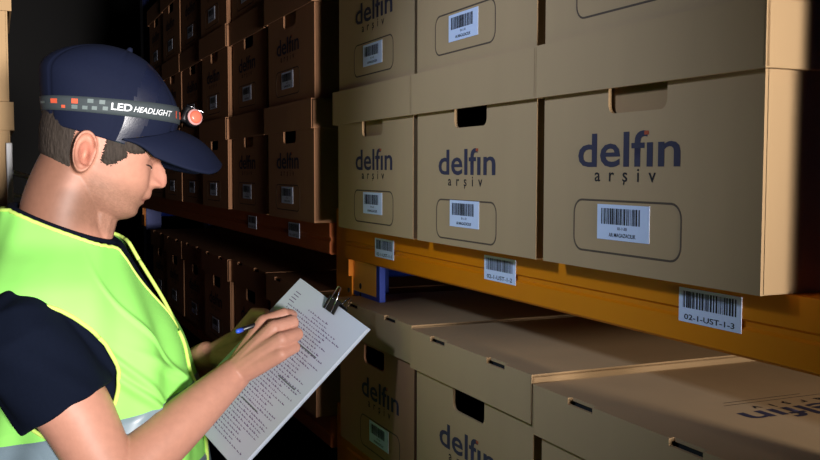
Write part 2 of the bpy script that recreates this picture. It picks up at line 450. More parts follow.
# ---- head frame: f forward, u up, l towards the right ear; pitched down
PD = math.radians(25)
HO = Vector((MX, -.4483, .1372+Z0))
HF = Vector((0, math.cos(PD), -math.sin(PD))); HU = Vector((0, math.sin(PD), math.cos(PD))); HL = Vector((1, 0, 0))
def hw(l, f, u): return HO+HL*l+HF*f+HU*u

F0 = Tab([(-.098,.050),(-.094,.064),(-.088,.080),(-.0789,.0945),(-.0702,.1035),(-.0628,.1055),(-.0547,.1028),(-.045,.1035),(-.04,.1045),(-.02,.105),(-.0119,.103),(0,.0985),(.02,.0955),(.03,.1005),(.0375,.1045),(.05,.106),(.08,.101),(.12,.085),(.15,.05)], 5)
LIP = Tab([(-.06,0),(-.0547,.0008),(-.049,.0022),(-.0455,.0052),(-.0425,.0050),(-.0398,.0008),(-.0375,.0042),(-.0335,.0092),(-.0300,.0100),(-.0225,.0088),(-.0172,.0062),(-.012,0),(0,0)], 2)
NOSE = Tab([(-.0195,0),(-.0165,.002),(-.0125,.013),(-.0090,.0230),(-.0055,.0290),(-.001,.0318),(.004,.0322),(.0122,.0305),(.0175,.0270),(.0229,.0225),(.029,.0085),(.034,.002),(.04,0)], 3)
NSIG = Tab([(-.02,.011),(-.006,.0125),(.004,.0105),(.0122,.0085),(.022,.0072),(.03,.0075),(.04,.009)], 5)
BK = Tab([(-.098,.03),(-.09,.012),(-.08,-.004),(-.07,-.02),(-.06,-.04),(-.05,-.058),(-.03,-.075),(0,-.088),(.04,-.098),(.08,-.1),(.12,-.085),(.15,-.04)], 7)
HWD = Tab([(-.098,.022),(-.092,.034),(-.085,.043),(-.075,.051),(-.065,.057),(-.05,.0625),(-.03,.0675),(0,.0725),(.04,.0765),(.08,.075),(.12,.062),(.15,.03)], 7)
def g(x, s): return math.exp(-(x/s)**2)
def headpt(u, ph, off=0):
    F, B, w = float(F0(u)), float(BK(u)), float(HWD(u))
    c = .012
    cs, sn = math.cos(ph), math.sin(ph)
    e1 = .86 if cs > 0 else 1.0
    f = c+((F-c) if cs > 0 else (c-B))*math.copysign(abs(cs)**e1, cs)
    l = w*math.copysign(abs(sn)**.88, sn)
    if cs > 0:
        al = abs(l)
        f += float(LIP(u))*math.exp(-(al/.021)**2.4)
        f += float(NOSE(u))*math.exp(-(al/float(NSIG(u)))**2.2)
        f += .0105*g(al-.0135, .0052)*g(u+.0055, .0065)          # wings of the nose
        f -= .0125*g(al-.031, .014)*g(u-.024, .010)              # eye socket
        f += .0085*g(al-.030, .0115)*g(u-.0205, .0065)           # lowered lid
        f += .0035*g(al-.030, .020)*g(u-.037, .007)              # brow
        f += .0030*g(al-.043, .014)*g(u+.004, .014)              # cheek
        f -= .0022*g(al-.024, .006)*g(u+.030, .012)              # mouth corner crease
        l += math.copysign(.002*g(u+.002, .016)*g(al-.055, .02), l)
    l -= math.copysign(.010*math.exp(-((f+.0150)/.0085)**2-((u+.0125)/.0105)**2), l)
    v = Vector((l, f, u))
    if off:
        d = Vector((l/(w*w), (f-c)/.0095, 0)); 
        v += d.normalized()*off
    return v
def grid_mesh(bm, rows, closed=True, mi=0):
    V = [[bm.verts.new(p) for p in r] for r in rows]
    n = len(V[0])
    for A, B in zip(V, V[1:]):
        for k in range(n if closed else n-1):
            bm.faces.new((A[k], A[(k+1) % n], B[(k+1) % n], B[k])).material_index = mi
    return V

def cap_ends(bm, V):
    for ring, s in ((V[0], -1), (V[-1], 1)):
        c = sum((v.co for v in ring), Vector())/len(ring); cv = bm.verts.new(c); n = len(ring)
        for k in range(n):
            q = (ring[(k+1) % n], ring[k], cv) if s < 0 else (ring[k], ring[(k+1) % n], cv)
            bm.faces.new(q)

def blob(bm, pts, rad, n=14):
    """tapered limb with rounded ends"""
    P = [Vector(p) for p in pts]; R = list(rad)
    a = (P[0]-P[1]).normalized(); b = (P[-1]-P[-2]).normalized()
    pre, pr, post, po = [], [], [], []
    for q in (.95, .75, .4):
        pre.append(P[0]+a*R[0]*q); pr.append(R[0]*math.sqrt(1-q*q))
    for q in (.4, .75, .95):
        post.append(P[-1]+b*R[-1]*q); po.append(R[-1]*math.sqrt(1-q*q))
    tube(bm, pre+P+post, pr+R+po, n)

def remesh(bm, voxel, smooth_it=2):
    me = bpy.data.meshes.new('tmp'); bmesh.ops.recalc_face_normals(bm, faces=bm.faces); bm.to_mesh(me); bm.free()
    o = bpy.data.objects.new('tmp', me); COL.objects.link(o)
    md = o.modifiers.new('r', 'REMESH'); md.mode = 'VOXEL'; md.voxel_size = voxel; md.adaptivity = 0
    if smooth_it:
        s = o.modifiers.new('s', 'SMOOTH'); s.factor = .5; s.iterations = smooth_it
    dg = bpy.context.evaluated_depsgraph_get()
    out = bpy.data.meshes.new_from_object(o.evaluated_get(dg))
    bpy.data.objects.remove(o); bpy.data.meshes.remove(me)
    return out

def zs(p): return Vector((p[0], p[1], p[2]+Z0))
def catmull(pts, rad, m=5):
    P = [np.array(p, float) for p in pts]; P = [2*P[0]-P[1]]+P+[2*P[-1]-P[-2]]; R = [rad[0]]+list(rad)+[rad[-1]]
    op, orr = [], []
    for i in range(1, len(P)-2):
        for k in range(m):
            t = k/m; a, b, c, d = P[i-1:i+3]
            op.append(.5*(2*b+(c-a)*t+(2*a-5*b+4*c-d)*t*t+(3*b-a-3*c+d)*t**3))
            ra, rb, rc, rd = R[i-1:i+3]
            orr.append(.5*(2*rb+(rc-ra)*t+(2*ra-5*rb+4*rc-rd)*t*t+(3*rb-ra-3*rc+rd)*t**3))
    op.append(P[-2]); orr.append(R[-2])
    return [tuple(p) for p in op], orr

# ---- torso frame, turned a little to the camera
TY = math.radians(15)
TF = Vector((math.sin(TY), math.cos(TY), 0)); TL = Vector((math.cos(TY), -math.sin(TY), 0))
TOR = [  # z, centre y, half depth, half width
 (-.70,-.455,.145,.185),(-.6,-.452,.145,.184),(-.5,-.447,.150,.180),(-.42,-.446,.156,.178),(-.33,-.449,.156,.180),(-.25,-.456,.150,.185),(-.18,-.464,.142,.200),(-.13,-.476,.131,.210),
 (-.095,-.486,.120,.208),(-.062,-.494,.108,.194),(-.036,-.498,.098,.162),(-.010,-.499,.090,.122),(.015,-.501,.083,.104),(.035,-.503,.078,.086),(.06,-.506,.074,.070)]
TCY, TD, TW = Tab([(t[0], t[1]) for t in TOR], 11), Tab([(t[0], t[2]) for t in TOR], 11), Tab([(t[0], t[3]) for t in TOR], 11)
def torso_pt(z, th, off=0, k=1):
    """th = 0 front, pi/2 his right"""
    d, w = float(TD(z))*k+off, float(TW(z))*k+off
    c, s = math.cos(th), math.sin(th)
    e = .80
    fd, ld = d*math.copysign(abs(c)**e, c), w*math.copysign(abs(s)**e, s)
    return Vector((MX, float(TCY(z)), z+Z0))+TF*fd+TL*ld, fd, ld

SHR, ELR, WRR = (-.852,-.566,-.135), (-.803,-.446,-.352), (-.8790,-.2500,-.2210)
SHL, ELL, WRL = (-1.205,-.452,-.135), (-1.215,-.325,-.325), (-1.045,-.262,-.222)
HAND = dict(iM=(-.8835,-.2002,-.1404), mM=(-.8509,-.1925,-.1458), rM=(-.8297,-.187,-.1622), pM=(-.8233,-.189,-.1834),
 iP=(-.8744,-.1673,-.1279), mP=(-.8526,-.1602,-.1383), rP=(-.8392,-.1577,-.156), pP=(-.8332,-.163,-.1758),
 iD=(-.8929,-.1499,-.1332), mD=(-.8815,-.1534,-.1497), rD=(-.8736,-.1593,-.1681), pD=(-.8614,-.1647,-.1855),
 iT=(-.9191,-.1509,-.1402), mT=(-.9085,-.1601,-.1552), rT=(-.8926,-.1686,-.1739), pT=(-.8765,-.1736,-.1906),
 tC=(-.8955,-.2277,-.1967), tM=(-.924,-.2067,-.1662), tI=(-.9275,-.1816,-.1464), tT=(-.9226,-.1603,-.1385))
PEN = ((-.9364,-.1405,-.1364), (-.8625,-.2435,-.1474))

FEET = (MX, -.45, 0)
man = empty('person', FEET)
tag(man, 'person in lime safety vest and navy cap writing on papers, seen in profile at left', 'person')
FV = Vector(FEET)
def toroot(bm):
    for v in bm.verts: v.co -= FV
def toroot_me(me): me.transform(Matrix.Translation(-FV))

# ---- body: head, neck, trunk core, arms, hands and legs grown into one surface
bm = bmesh.new()
rows = []
for u in np.linspace(-.098, .145, 110):
    rows.append([hw(*headpt(float(u), 2*PI*k/150)) for k in range(150)])
V = grid_mesh(bm, rows); cap_ends(bm, V)
# neck and trunk core
nb = [(-.50, .000), (-.497, .035), (-.478, .075), (-.462, .115)]
pts, rad = catmull([(MX, -.504, -.06), (MX, -.503, -.01), (MX, -.499, .040), (MX, -.484, .085), (MX, -.466, .13)], [.085, .075, .068, .066, .062])
tube(bm, [zs(p) for p in pts], [q-.003 for q in rad], 72)
rows = [[torso_pt(z, 2*PI*k/40, -.02)[0] for k in range(40)] for z in np.linspace(-.68, -.02, 24)]
V = grid_mesh(bm, rows); cap_ends(bm, V)
# front of the throat
blob(bm, [zs((MX, -.452, .000)), zs((MX, -.447, .05))], [.034, .042])
def arm(sh, el, wr, side):
    sh, el, wr = Vector(sh), Vector(el), Vector(wr)
    m1 = sh.lerp(el, .5); m2 = el.lerp(wr, .28); m3 = el.lerp(wr, .62)
    pts, rad = catmull([sh, sh.lerp(el, .3), m1+Vector((0, .006, 0)), sh.lerp(el, .82), el+(el-sh.lerp(wr, .5)).normalized()*-.004, m2, m3, el.lerp(wr, .88), wr],
                       [.058, .056, .054, .047, .0435, .0430, .0370, .0300, .0270], 4)
    blob(bm, [zs(p) for p in pts], rad, 56)
arm(SHR, ELR, WRR, 1); arm(SHL, ELL, WRL, -1)
H = {k: zs(v) for k, v in HAND.items()}
wr = zs(WRR)
for a, r0, r1 in (('iM', .0175, .0130), ('mM', .0195, .0138), ('rM', .0195, .0136), ('pM', .0175, .0122)):     # palm rays
    s = wr.lerp(H[a], .12)
    blob(bm, [s, wr.lerp(H[a], .55), H[a]], [r0+.004, r0, r1], 12)
for f_, r in (('i', (.0124, .0110, .0094, .0076)), ('m', (.0132, .0116, .0098, .0080)), ('r', (.0130, .0112, .0094, .0078)), ('p', (.0114, .0098, .0084, .0070))):
    blob(bm, [H[f_+'M'], H[f_+'M'].lerp(H[f_+'P'], .5), H[f_+'P'], H[f_+'P'].lerp(H[f_+'D'], .5), H[f_+'D'], H[f_+'T']], [r[0], r[0]*.9, r[1], r[1]*.92, r[2], r[3]], 12)
blob(bm, [wr.lerp(H['tC'], .4), H['tC'], H['tM'], H['tI'], H['tT']], [.018, .0165, .0120, .0105, .0085], 12)
# left hand lies under the sheets
n_ = Vector((.3851, -.6571, .648)); px_ = Vector((.9223, .2501, -.2945)); py_ = Vector((.0315, .7111, .7024)); pc_ = Vector((-.885, -.1886, -.2173+Z0))
def pg(x, y, h=0): return pc_+px_*x+py_*y+n_*h
wl = zs(WRL)
for k, yy in enumerate((.035, .012, -.012, -.034)):
    m_ = pg(-.105, yy*.8, -.0245)
    blob(bm, [wl.lerp(m_, .15), wl.lerp(m_, .6), m_], [.018, .0155, .0125], 12)
    L_ = (.070, .078, .072, .056)[k]
    blob(bm, [m_, pg(-.105+L_*.5, yy, -.0185), pg(-.105+L_*.8, yy*1.05, -.0165), pg(-.105+L_, yy*1.05, -.0155)], [.0108, .0095, .0086, .0072], 12)
blob(bm, [wl, wl.lerp(pg(-.105, .05, -.004), .55), pg(-.122, .052, .006), pg(-.098, .062, .0085)], [.018, .0145, .0110, .0085], 12)
# legs
for s in (-1, 1):
    hip = Vector((MX, -.452, -.70+Z0))+TL*s*.09
    kn = Vector((hip.x, hip.y+.01, .48)); an = Vector((hip.x, hip.y-.005, .09))
    blob(bm, [hip+Vector((0, 0, .1)), hip, hip.lerp(kn, .5), kn, kn.lerp(an, .35), an], [.08, .08, .072, .055, .052, .036], 16)
# ears
for s in (1, -1):
    rows = []
    for i in range(13):
        rr = i/12
        row = []
        for k in range(36):
            a = 2*PI*k/36
            x = math.cos(a)*rr; y = math.sin(a)*rr
            ef = -.0185+.0198*x*(1+.10*y)-.010*y*.55; eu = -.0090+.0355*y
            rim = 1 if not (x > .45 and -.5 < y < .35) else .35
            h_ = .0120*rim*math.exp(-((rr-.86)/.13)**2)
            h_ += .0075*math.exp(-((rr-.52)/.13)**2)*max(0, min(1, .55-x*.9+.35*y))        # antihelix
            h_ -= .0135*math.exp(-(((x-.18)/.36)**2+((y+.12)/.40)**2))                        # bowl
            h_ += .0060*math.exp(-(((x-.62)/.16)**2+((y+.12)/.20)**2))                        # tragus
            if y < -.55: h_ = max(h_, .0085*(1-rr*.3))
            lat = .0755+h_+.009*max(0, -x)*rr
            if rr > .97: lat = .062
            row.append(hw(s*lat, ef, eu))
        rows.append(row)
    V = grid_mesh(bm, rows[1:]); 
    c = bm.verts.new(hw(s*.0660, -.0185, -.0090)); n = 36
    for k in range(n): bm.faces.new((V[0][(k+1) % n], V[0][k], c))
    cb = bm.verts.new(hw(s*.05, -.0185, -.0090))
    for k in range(n): bm.faces.new((V[-1][k], V[-1][(k+1) % n], cb))
me = remesh(bm, .0022, 1)
# pigment: skin, stubble, lips; neck and ear shade put into the colour
co = np.empty(len(me.vertices)*3); me.vertices.foreach_get('co', co); co = co.reshape(-1, 3)
rel = co-np.array(HO); lf = rel @ np.array(HF); lu = rel @ np.array(HU); ll = rel @ np.array(HL)
base = np.tile(np.array(srgb(206, 148, 126)[:3]), (len(co), 1))
def blendc(mask, c):
    global base
    base = base*(1-mask[:, None])+np.array(srgb(*c)[:3])*mask[:, None]
sm = lambda x, a, b: np.clip((x-a)/(b-a), 0, 1)**2*(3-2*np.clip((x-a)/(b-a), 0, 1))
hd = (np.abs(ll) < .1) & (lu > -.16) & (lu < .2) & (np.abs(lf) < .15)
st = sm(-lu, .012, .050)*(1-sm(-lu, .105, .13))*sm(lf, -.02, .02)*(1-.9*np.exp(-((lf-.105)/.012)**2-((lu+.018)/.01)**2))*hd
st = np.maximum(st*.58*(.8+.4*np.random.default_rng(3).random(len(co))), .30*np.exp(-((lf-.02)/.02)**2-((lu+.015)/.03)**2)*hd*(np.abs(ll) > .045))
blendc(st, (120, 92, 74))
blendc(.55*np.exp(-((lf-.112)/.008)**2-((lu+.040)/.0065)**2)*(np.abs(ll) < .022)*hd, (176, 96, 88))
blendc(.30*np.exp(-((lf-.122)/.016)**2-((lu+.000)/.016)**2)*hd, (226, 140, 124))
blendc(.35*np.exp(-((lf+.016)/.02)**2-((lu+.008)/.035)**2)*(np.abs(ll) > .068)*hd, (224, 140, 122))
blendc(.62*np.exp(-((lu+.0405-.10*np.maximum(0, .02-np.abs(ll)))/.0016)**2)*(np.abs(ll) < .025)*(lf > .07)*hd, (112, 58, 54))
blendc(.25*np.exp(-((lf+.0150)/.0048)**2-((lu+.0130)/.0065)**2)*(np.abs(ll) > .066)*(np.abs(ll) < .0800)*hd, (96, 48, 42))  # ear canal: dark red tone, the hollow's shade painted in
blendc(.20*np.exp(-((lf+.0185)/.0085)**2-((lu+.004)/.016)**2)*(np.abs(ll) > .066)*(np.abs(ll) < .0785)*hd, (170, 96, 84))
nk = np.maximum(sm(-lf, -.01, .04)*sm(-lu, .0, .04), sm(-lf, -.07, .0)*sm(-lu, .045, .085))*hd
blendc(.78*nk, (122, 86, 68))  # neck stubble tone, deepened to stand in for shade
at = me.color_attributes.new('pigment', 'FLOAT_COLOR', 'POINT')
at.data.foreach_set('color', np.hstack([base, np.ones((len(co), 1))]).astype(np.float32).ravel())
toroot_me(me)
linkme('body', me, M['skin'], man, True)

# lashes and brow
bm = bmesh.new()
for s in (1, -1):
    pts = []
    for k in range(9):
        ang = .20+.50*k/8
        p = headpt(.0150+.0016*math.sin(PI*k/8)-.001, ang); pts.append(hw(p.x*s, p.y+.0006, p.z))
    tube(bm, pts, [.0005]+[.0013]*7+[.0005], 6)
toroot(bm); link('eyelashes', bm, M['lash'], man, True)

# hair: back of the head, nape and sideburns
def sg(x, w): return 1/(1+math.exp(max(-60, min(60, -x/w))))
def hairmask(f, u, l):
    f += .0016*math.sin(1900*u+700*f)+.0012*math.sin(3100*f-900*u); u += .0014*math.sin(2300*f+1100*u)
    back = sg(-(f+.030+.35*(u+.02)), .0035)
    nape = sg(u+.060-.20*(f+.05), .006)
    # sideburn: wedge in front of the ear, running up into the temple
    sb = sg(f-.008+.15*u, .002)*sg(.046-.75*abs(u-.012)-f, .0022)*sg(u+.014, .002)
    tm = sg(f-.02, .003)*sg(.070-f, .003)*sg(u-.018-.35*max(0, f-.045), .002)
    abv = sg(u-.030, .003)*(f < .03)
    return max(back*nape, sb if abs(l) > .03 else 0, abv, tm if abs(l) > .03 else 0)
bm = bmesh.new(); rows = []; rnd = random.Random(4)
for u in np.linspace(-.088, .07, 84):
    row = []
    for k in range(240):
        ph = 2*PI*k/240
        p = headpt(float(u), ph); m_ = hairmask(p.y, p.z, p.x)
        row.append(hw(*headpt(float(u), ph, -.003+.0062*m_+rnd.uniform(-.0005, .0005)*m_)))
    rows.append(row)
grid_mesh(bm, rows); toroot(bm); link('hair', bm, M['hair'], man, True)

# ---- shirt
bm = bmesh.new()
def collar_z(fd): return .018-.43*(fd+.0)         # collar plane: higher at the nape
rows = []
for z in np.linspace(-.66, .058, 90):
    row = []
    for k in range(96):
        p, fd, ld = torso_pt(float(z), 2*PI*k/96)
        lim = Z0+.020-.40*fd
        if p.z > lim: p.z = lim
        row.append(p)
    rows.append(row)
V = grid_mesh(bm, rows); cap_ends(bm, V)
def sleeve(sh, el, k):
    sh, el = Vector(sh), Vector(el)
    inn = sh+(Vector((MX, -.50, -.10))-sh)*.35
    ce = sh.lerp(el, .475)
    pts, rad = catmull([inn, sh+Vector((0, 0, -.004)), sh.lerp(el, .22), sh.lerp(el, .40), ce], [.070, .0715, .0735, .0735, .0725], 4)
    tube(bm, [zs(p) for p in pts], rad, 64)
sleeve(SHR, ELR, 1); sleeve(SHL, ELL, -1)
me = remesh(bm, .004, 4)
# soft creases
co = np.empty(len(me.vertices)*3); me.vertices.foreach_get('co', co); co = co.reshape(-1, 3)
no = np.empty(len(me.vertices)*3); me.vertices.foreach_get('normal', no); no = no.reshape(-1, 3)
co += no*(.0016*np.sin(co[:, 2:3]*95+co[:, 1:2]*60+6*np.sin(co[:, 0:1]*30)))
me.vertices.foreach_set('co', co.ravel())
toroot_me(me); shirt = linkme('shirt', me, M['shirt'], man, True)
# ribbed collar
bm = bmesh.new(); pts = []
for k in range(49):
    a = 2*PI*k/48
    fd, ld = .0775*math.cos(a), .0765*math.sin(a)
    p = Vector((MX, -.4985, .018-.40*fd+Z0))+TF*fd+TL*ld; pts.append(p)
tube(bm, pts[:-1]+[pts[0]], .0065, 10, cap=False); toroot(bm); link('collar', bm, M['shirt'], shirt, True)

# ---- vest: cut from a sheet lying over the shirt, arm openings and V neck
VO = .011
def v_half(z, fd):                                     # half width of the neck opening
    if fd > 0: return max(-.02, .088*(z+.155)/.155) if z > -.2 else -.02
    return .0
def vest_keep(z, fd, ld):
    if abs(ld) > .118 and ((fd+.012)/.088)**2+((z+.186)/.100)**2 < 1: return False
    if fd > 0 and abs(ld) < .074*(z+.158)/.165 and z > -.158: return False
    if z > .020-.40*fd+.004: return False
    return True
def wrinkle(z, th):
    a = .0035*math.sin(9*th+14*z)*math.sin(17*z+2*th)+.003*math.sin(28*(z+.25*math.sin(th))+3*th)*max(0, math.sin(th*.5+.6))
    for z1, th1, k1, amp in ((-.235, .95, .16, .0060), (-.185, 1.05, .20, .0045), (-.215, .40, .10, .0050), (-.12, .70, .28, .0035)):
        a += amp*math.exp(-((z-z1-k1*(th-th1))/.011)**2-((th-th1)/.42)**2)
    return 1.7*a*(.25+.75*min(1, max(0, (-z-.03)/.12)))
def vest_pt(z, th, off=0):
    p, fd, ld = torso_pt(z, th, VO+off+wrinkle(z, th)+max(0, -z-.16)*.035)
    return p, fd, ld
NT, NZ = 420, 190
ZV = np.linspace(-.60, .045, NZ)
bm = bmesh.new(); G = {}
info = {}
for i, z in enumerate(ZV):
    for k in range(NT):
        p, fd, ld = vest_pt(float(z), 2*PI*k/NT); info[i, k] = (p, fd, ld, vest_keep(float(z), fd, ld))
def gv(i, k):
    k %= NT
    if (i, k) not in G: G[i, k] = bm.verts.new(info[i, k][0])
    return G[i, k]
for i in range(NZ-1):
    for k in range(NT):
        if all(info[a, b % NT][3] for a, b in ((i, k), (i+1, k), (i, k+1), (i+1, k+1))):
            bm.faces.new((gv(i, k), gv(i, k+1), gv(i+1, k+1), gv(i+1, k)))
# smooth the cut edges
for _ in range(6):
    bv = {v: [e.other_vert(v) for e in v.link_edges if e.is_boundary] for v in bm.verts if v.is_boundary}
    new = {v: v.co*.5+(sum((q.co for q in nb_), Vector())/len(nb_))*.5 for v, nb_ in bv.items() if len(nb_) == 2}
    for v, c in new.items(): v.co = c
loops = []
edges = {e for e in bm.edges if e.is_boundary}
while edges:
    e = edges.pop(); st_, cur = e.verts[0], e.verts[1]; lp = [st_.co.copy(), cur.co.copy()]
    while True:
        nx = next((x for x in cur.link_edges if x in edges), None)
        if nx is None: break
        edges.remove(nx); cur = nx.other_vert(cur); lp.append(cur.co.copy())
    if len(lp) > 60: loops.append(lp)
toroot(bm)
me = bpy.data.meshes.new('vest'); bm.normal_update(); bm.to_mesh(me); bm.free()
vest = linkme('vest', me, M['vest'], man, True)
sd = vest.modifiers.new('thickness', 'SOLIDIFY'); sd.thickness = .0018; sd.offset = 0
for lp in loops:
    bm = bmesh.new(); lp = lp[::4]+[lp[-1]]
    tube(bm, lp, .0033, 8)
    toroot(bm); bd = link('binding', bm, M['bind'], vest, True); bd['label'] = 'yellow-green edge binding'
# front edge of the vest lapping over, below the V
bm = bmesh.new(); pts = []
for z in np.linspace(-.16, -.598, 40): pts.append(vest_pt(float(z), .05, .003)[0])
tube(bm, pts, .0035, 8); toroot(bm); link('zip_flap', bm, M['bind'], vest, True)
def tape(z0, z1):
    bm = bmesh.new(); rows = []
    for z in np.linspace(z0, z1, 9):
        row = []
        for k in range(200):
            th = 2*PI*k/200; fd = torso_pt(float(z), th)[1]
            row.append(vest_pt(float(z)+.25*fd-.004, th, .0032 if z0 < z < z1 else .0008)[0])
        rows.append(row)
    grid_mesh(bm, rows); toroot(bm)
    b = link('reflective_tape', bm, M['refl'], vest, True); b['label'] = 'grey reflective tape'
tape(-.320, -.277); tape(-.450, -.405)

# ---- trousers and shoes (below the picture)
bm = bmesh.new()
rows = [[torso_pt(float(z), 2*PI*k/48, .006)[0] for k in range(48)] for z in np.linspace(-.74, -.52, 10)]
V = grid_mesh(bm, rows); cap_ends(bm, V)
for s in (-1, 1):
    hip = Vector((MX, -.452, -.70+Z0))+TL*s*.09; kn = Vector((hip.x, hip.y+.01, .48)); an = Vector((hip.x, hip.y-.005, .07))
    tube(bm, [hip+Vector((0, 0, .08)), hip, hip.lerp(kn, .5), kn, kn.lerp(an, .4), an], [.095, .095, .086, .072, .070, .062], 24)
me = remesh(bm, .01, 4); toroot_me(me); linkme('trousers', me, M['jeans'], man, True)
for s in (-1, 1):
    hip = Vector((MX, -.452, 0))+TL*s*.09; bm = bmesh.new(); rows = []
    for t in np.linspace(0, 1, 14):
        x = -.09+.28*t; wd = .042*(1-.25*abs(t-.65))*min(1, 6*(t+.03))*min(1, 5*(1.03-t)); hh = (.10 if t < .4 else .10-.055*min(1, (t-.4)/.35))*min(1, 7*(1.02-t))
        c = hip+TF*x
        rows.append([c+TL*wd*math.cos(2*PI*k/16)+Vector((0, 0, .001+hh/2*(1+math.sin(2*PI*k/16)))) for k in range(16)])
    V = grid_mesh(bm, rows); cap_ends(bm, V); bmesh.ops.recalc_face_normals(bm, faces=bm.faces); toroot(bm); link('shoe', bm, M['leather'], man, True)

# ---- cap
PFt = [(.094,.036),(.107,.066),(.1065,.095),(.0985,.118),(.081,.138),(.050,.1595),(.018,.1735),(-.010,.1775)]
PBt = [(-.086,.010),(-.106,.0414),(-.1225,.072),(-.1315,.097),(-.121,.1224),(-.096,.1465),(-.060,.1665),(-.022,.1775)]
WDt = [.0800,.0845,.0850,.0815,.0735,.059,.036,.006]
TT = np.linspace(0, 1, len(PFt))
def cr(tab, t):
    i = min(int(t*(len(tab)-1)), len(tab)-2); q = t*(len(tab)-1)-i
    a = np.array(tab[max(i-1, 0)], float); b = np.array(tab[i], float); c = np.array(tab[i+1], float); d = np.array(tab[min(i+2, len(tab)-1)], float)
    return .5*(2*b+(c-a)*q+(2*a-5*b+4*c-d)*q*q+(3*b-a-3*c+d)*q**3)
def cap_pt(t, th, off=0):
    pf, pb, w = cr(PFt, t), cr(PBt, t), float(cr([(x,) for x in WDt], t)[0])
    c = (pf+pb)/2; h = (pf-pb)/2; hl = np.linalg.norm(h)
    cs, sn = math.cos(th), math.sin(th)
    k = 1+off/max(hl, .02); kw = w+off
    q = c+h*k*math.copysign(abs(cs)**.92, cs)
    return Vector((kw*math.copysign(abs(sn)**.92, sn), q[0], q[1]+off*t*.6))
def capw(t, th, off=0):
    p = cap_pt(t, th, off); return hw(p.x, p.y, p.z)
bm = bmesh.new()
rows = []
for t in np.linspace(0, 1, 60):
    row = []
    for k in range(144):
        th = 2*PI*k/144
        seam = min(abs(((th/(PI/3)+.5) % 1)-.0), abs(1-((th/(PI/3)+.5) % 1)))
        row.append(capw(float(t), th, -.0020*math.exp(-(seam/.022)**2)))
    rows.append(row)
inner = [[capw(float(t), 2*PI*k/144, -.0025) for k in range(144)] for t in np.linspace(.12, 0, 6)]
V = grid_mesh(bm, inner+rows); cv = bm.verts.new(capw(1, 0)*.5+capw(1, PI)*.5)
for k in range(144): bm.faces.new((V[-1][k], V[-1][(k+1) % 144], cv))
# shinier mesh panel beside the temple
bm.faces.ensure_lookup_table()
for f_ in bm.faces:
    c = f_.calc_center_median()-HO; ff, uu = c.dot(HF), c.dot(HU)
    if c.x > .03 and .016 < ff < .050: f_.material_index = 1
toroot(bm)
cap = link('cap', bm, [M['cap'], M['cap_mesh']], man, True)
bm = bmesh.new(); blob(bm, [hw(0, -.016, .176), hw(0, -.016, .180)], [.006, .005]); toroot(bm); link('top_button', bm, M['cap'], cap, True)
bm = bmesh.new(); top = []; bot = []
NS, NTT = 48, 18
for i in range(NTT+1):
    t = i/NTT; r1, r2_ = [], []
    for j in range(NS+1):
        s = -1+2*j/NS; ph = s*1.45
        I = np.array([.0815*math.sin(ph), .012+.094*math.cos(ph)**.9, .030+.064*max(0, math.cos(ph))**1.2])
        ss = math.sqrt(s*s+.006)
        O = np.array([.086*math.sin(s*PI/2)*.98, .058+.143*math.sqrt(max(0, 1-(s*.985)**2)), (.082-.058*min(1, ss)**.78)+.007*max(0, abs(s)-.55)/.45])
        p = I+(O-I)*t; bulge = .010*math.sin(PI*t)*(1-s*s*.5)
        p[2] += bulge
        r1.append(hw(*p)); r2_.append(hw(p[0]*.992, p[1]-.001, p[2]-.0035))
    top.append(r1); bot.append(r2_)
ring = [a+b[::-1] for a, b in zip(top, bot)]
V = grid_mesh(bm, ring)
for R_ in (V[0], V[-1]):
    n2 = len(R_)
    for j in range(NS): bm.faces.new((R_[j], R_[j+1], R_[n2-2-j], R_[n2-1-j]))
bmesh.ops.recalc_face_normals(bm, faces=bm.faces); toroot(bm); link('visor', bm, M['cap'], cap, True)

# ---- headlamp on the cap
lamp = empty('headlamp', hw(0, .10, .11)); tag(lamp, 'headlamp with salmon lens on a grey LED HEADLIGHT strap around the navy cap', 'headlamp')
LV = lamp.location.copy()
def strap_th(th, v, off):
    lo, hi = 0., .95
    def err(t):
        p = cap_pt(t, th, off); a = .0275+.363*(p.y+.0977); b = .0475+.400*(p.y+.1068)
        return p.z-(a+(b-a)*v)
    for _ in range(26):
        m_ = (lo+hi)/2
        if err(m_) < 0: lo = m_
        else: hi = m_
    return cap_pt((lo+hi)/2, th, off)
def strap_pt(th, v, off=.0022): p = strap_th(th, v, off); return hw(p.x, p.y, p.z)
bm = bmesh.new()
rows = [[strap_pt(2*PI*k/120, v, .0022 if 0 < v < 1 else .0002)-LV for k in range(120)] for v in (0, .0001, .25, .5, .75, .9999, 1)]
grid_mesh(bm, rows); st_o = link('strap', bm, M['strap'], lamp, True)
TH_T = np.linspace(.02, PI-.02, 160); FF = [strap_th(t, .5, .0022).y for t in TH_T]
def on_strap(f, v, off=.0030):
    th = float(np.interp(-f, [-x for x in FF], TH_T)); return strap_pt(th, v, off)-LV
def strap_mesh(name, m, build, parent, lab=None):
    b2 = bmesh.new(); build(b2)
    bmesh.ops.triangulate(b2, faces=b2.faces)
    for v in b2.verts: v.co = on_strap(v.co.x, v.co.y)
    o = link(name, b2, m, parent)
    if lab: o['label'] = lab
ID = Matrix.Identity(4)
def bl(b2):
    text_into(b2, 'LED', .0040, .52, .030, .44, ID, .02, 0); text_into(b2, 'HEADLIGHT', .0515, .48, .060, .34, ID, .012, 0, shear=.25)
strap_mesh('lettering', M['white'], bl, st_o, 'white LED HEADLIGHT lettering')
def bo_(b2):
    for f_, v, s_ in ((-.088, .62, 1), (-.061, .66, 1), (-.076, .26, .6), (.0945, .5, 1.3)):
        quad(b2, f_-.0042*s_, f_+.0042*s_, v-.16*s_, v+.16*s_, ID)
strap_mesh('orange_marks', M['orange_print'], bo_, st_o)
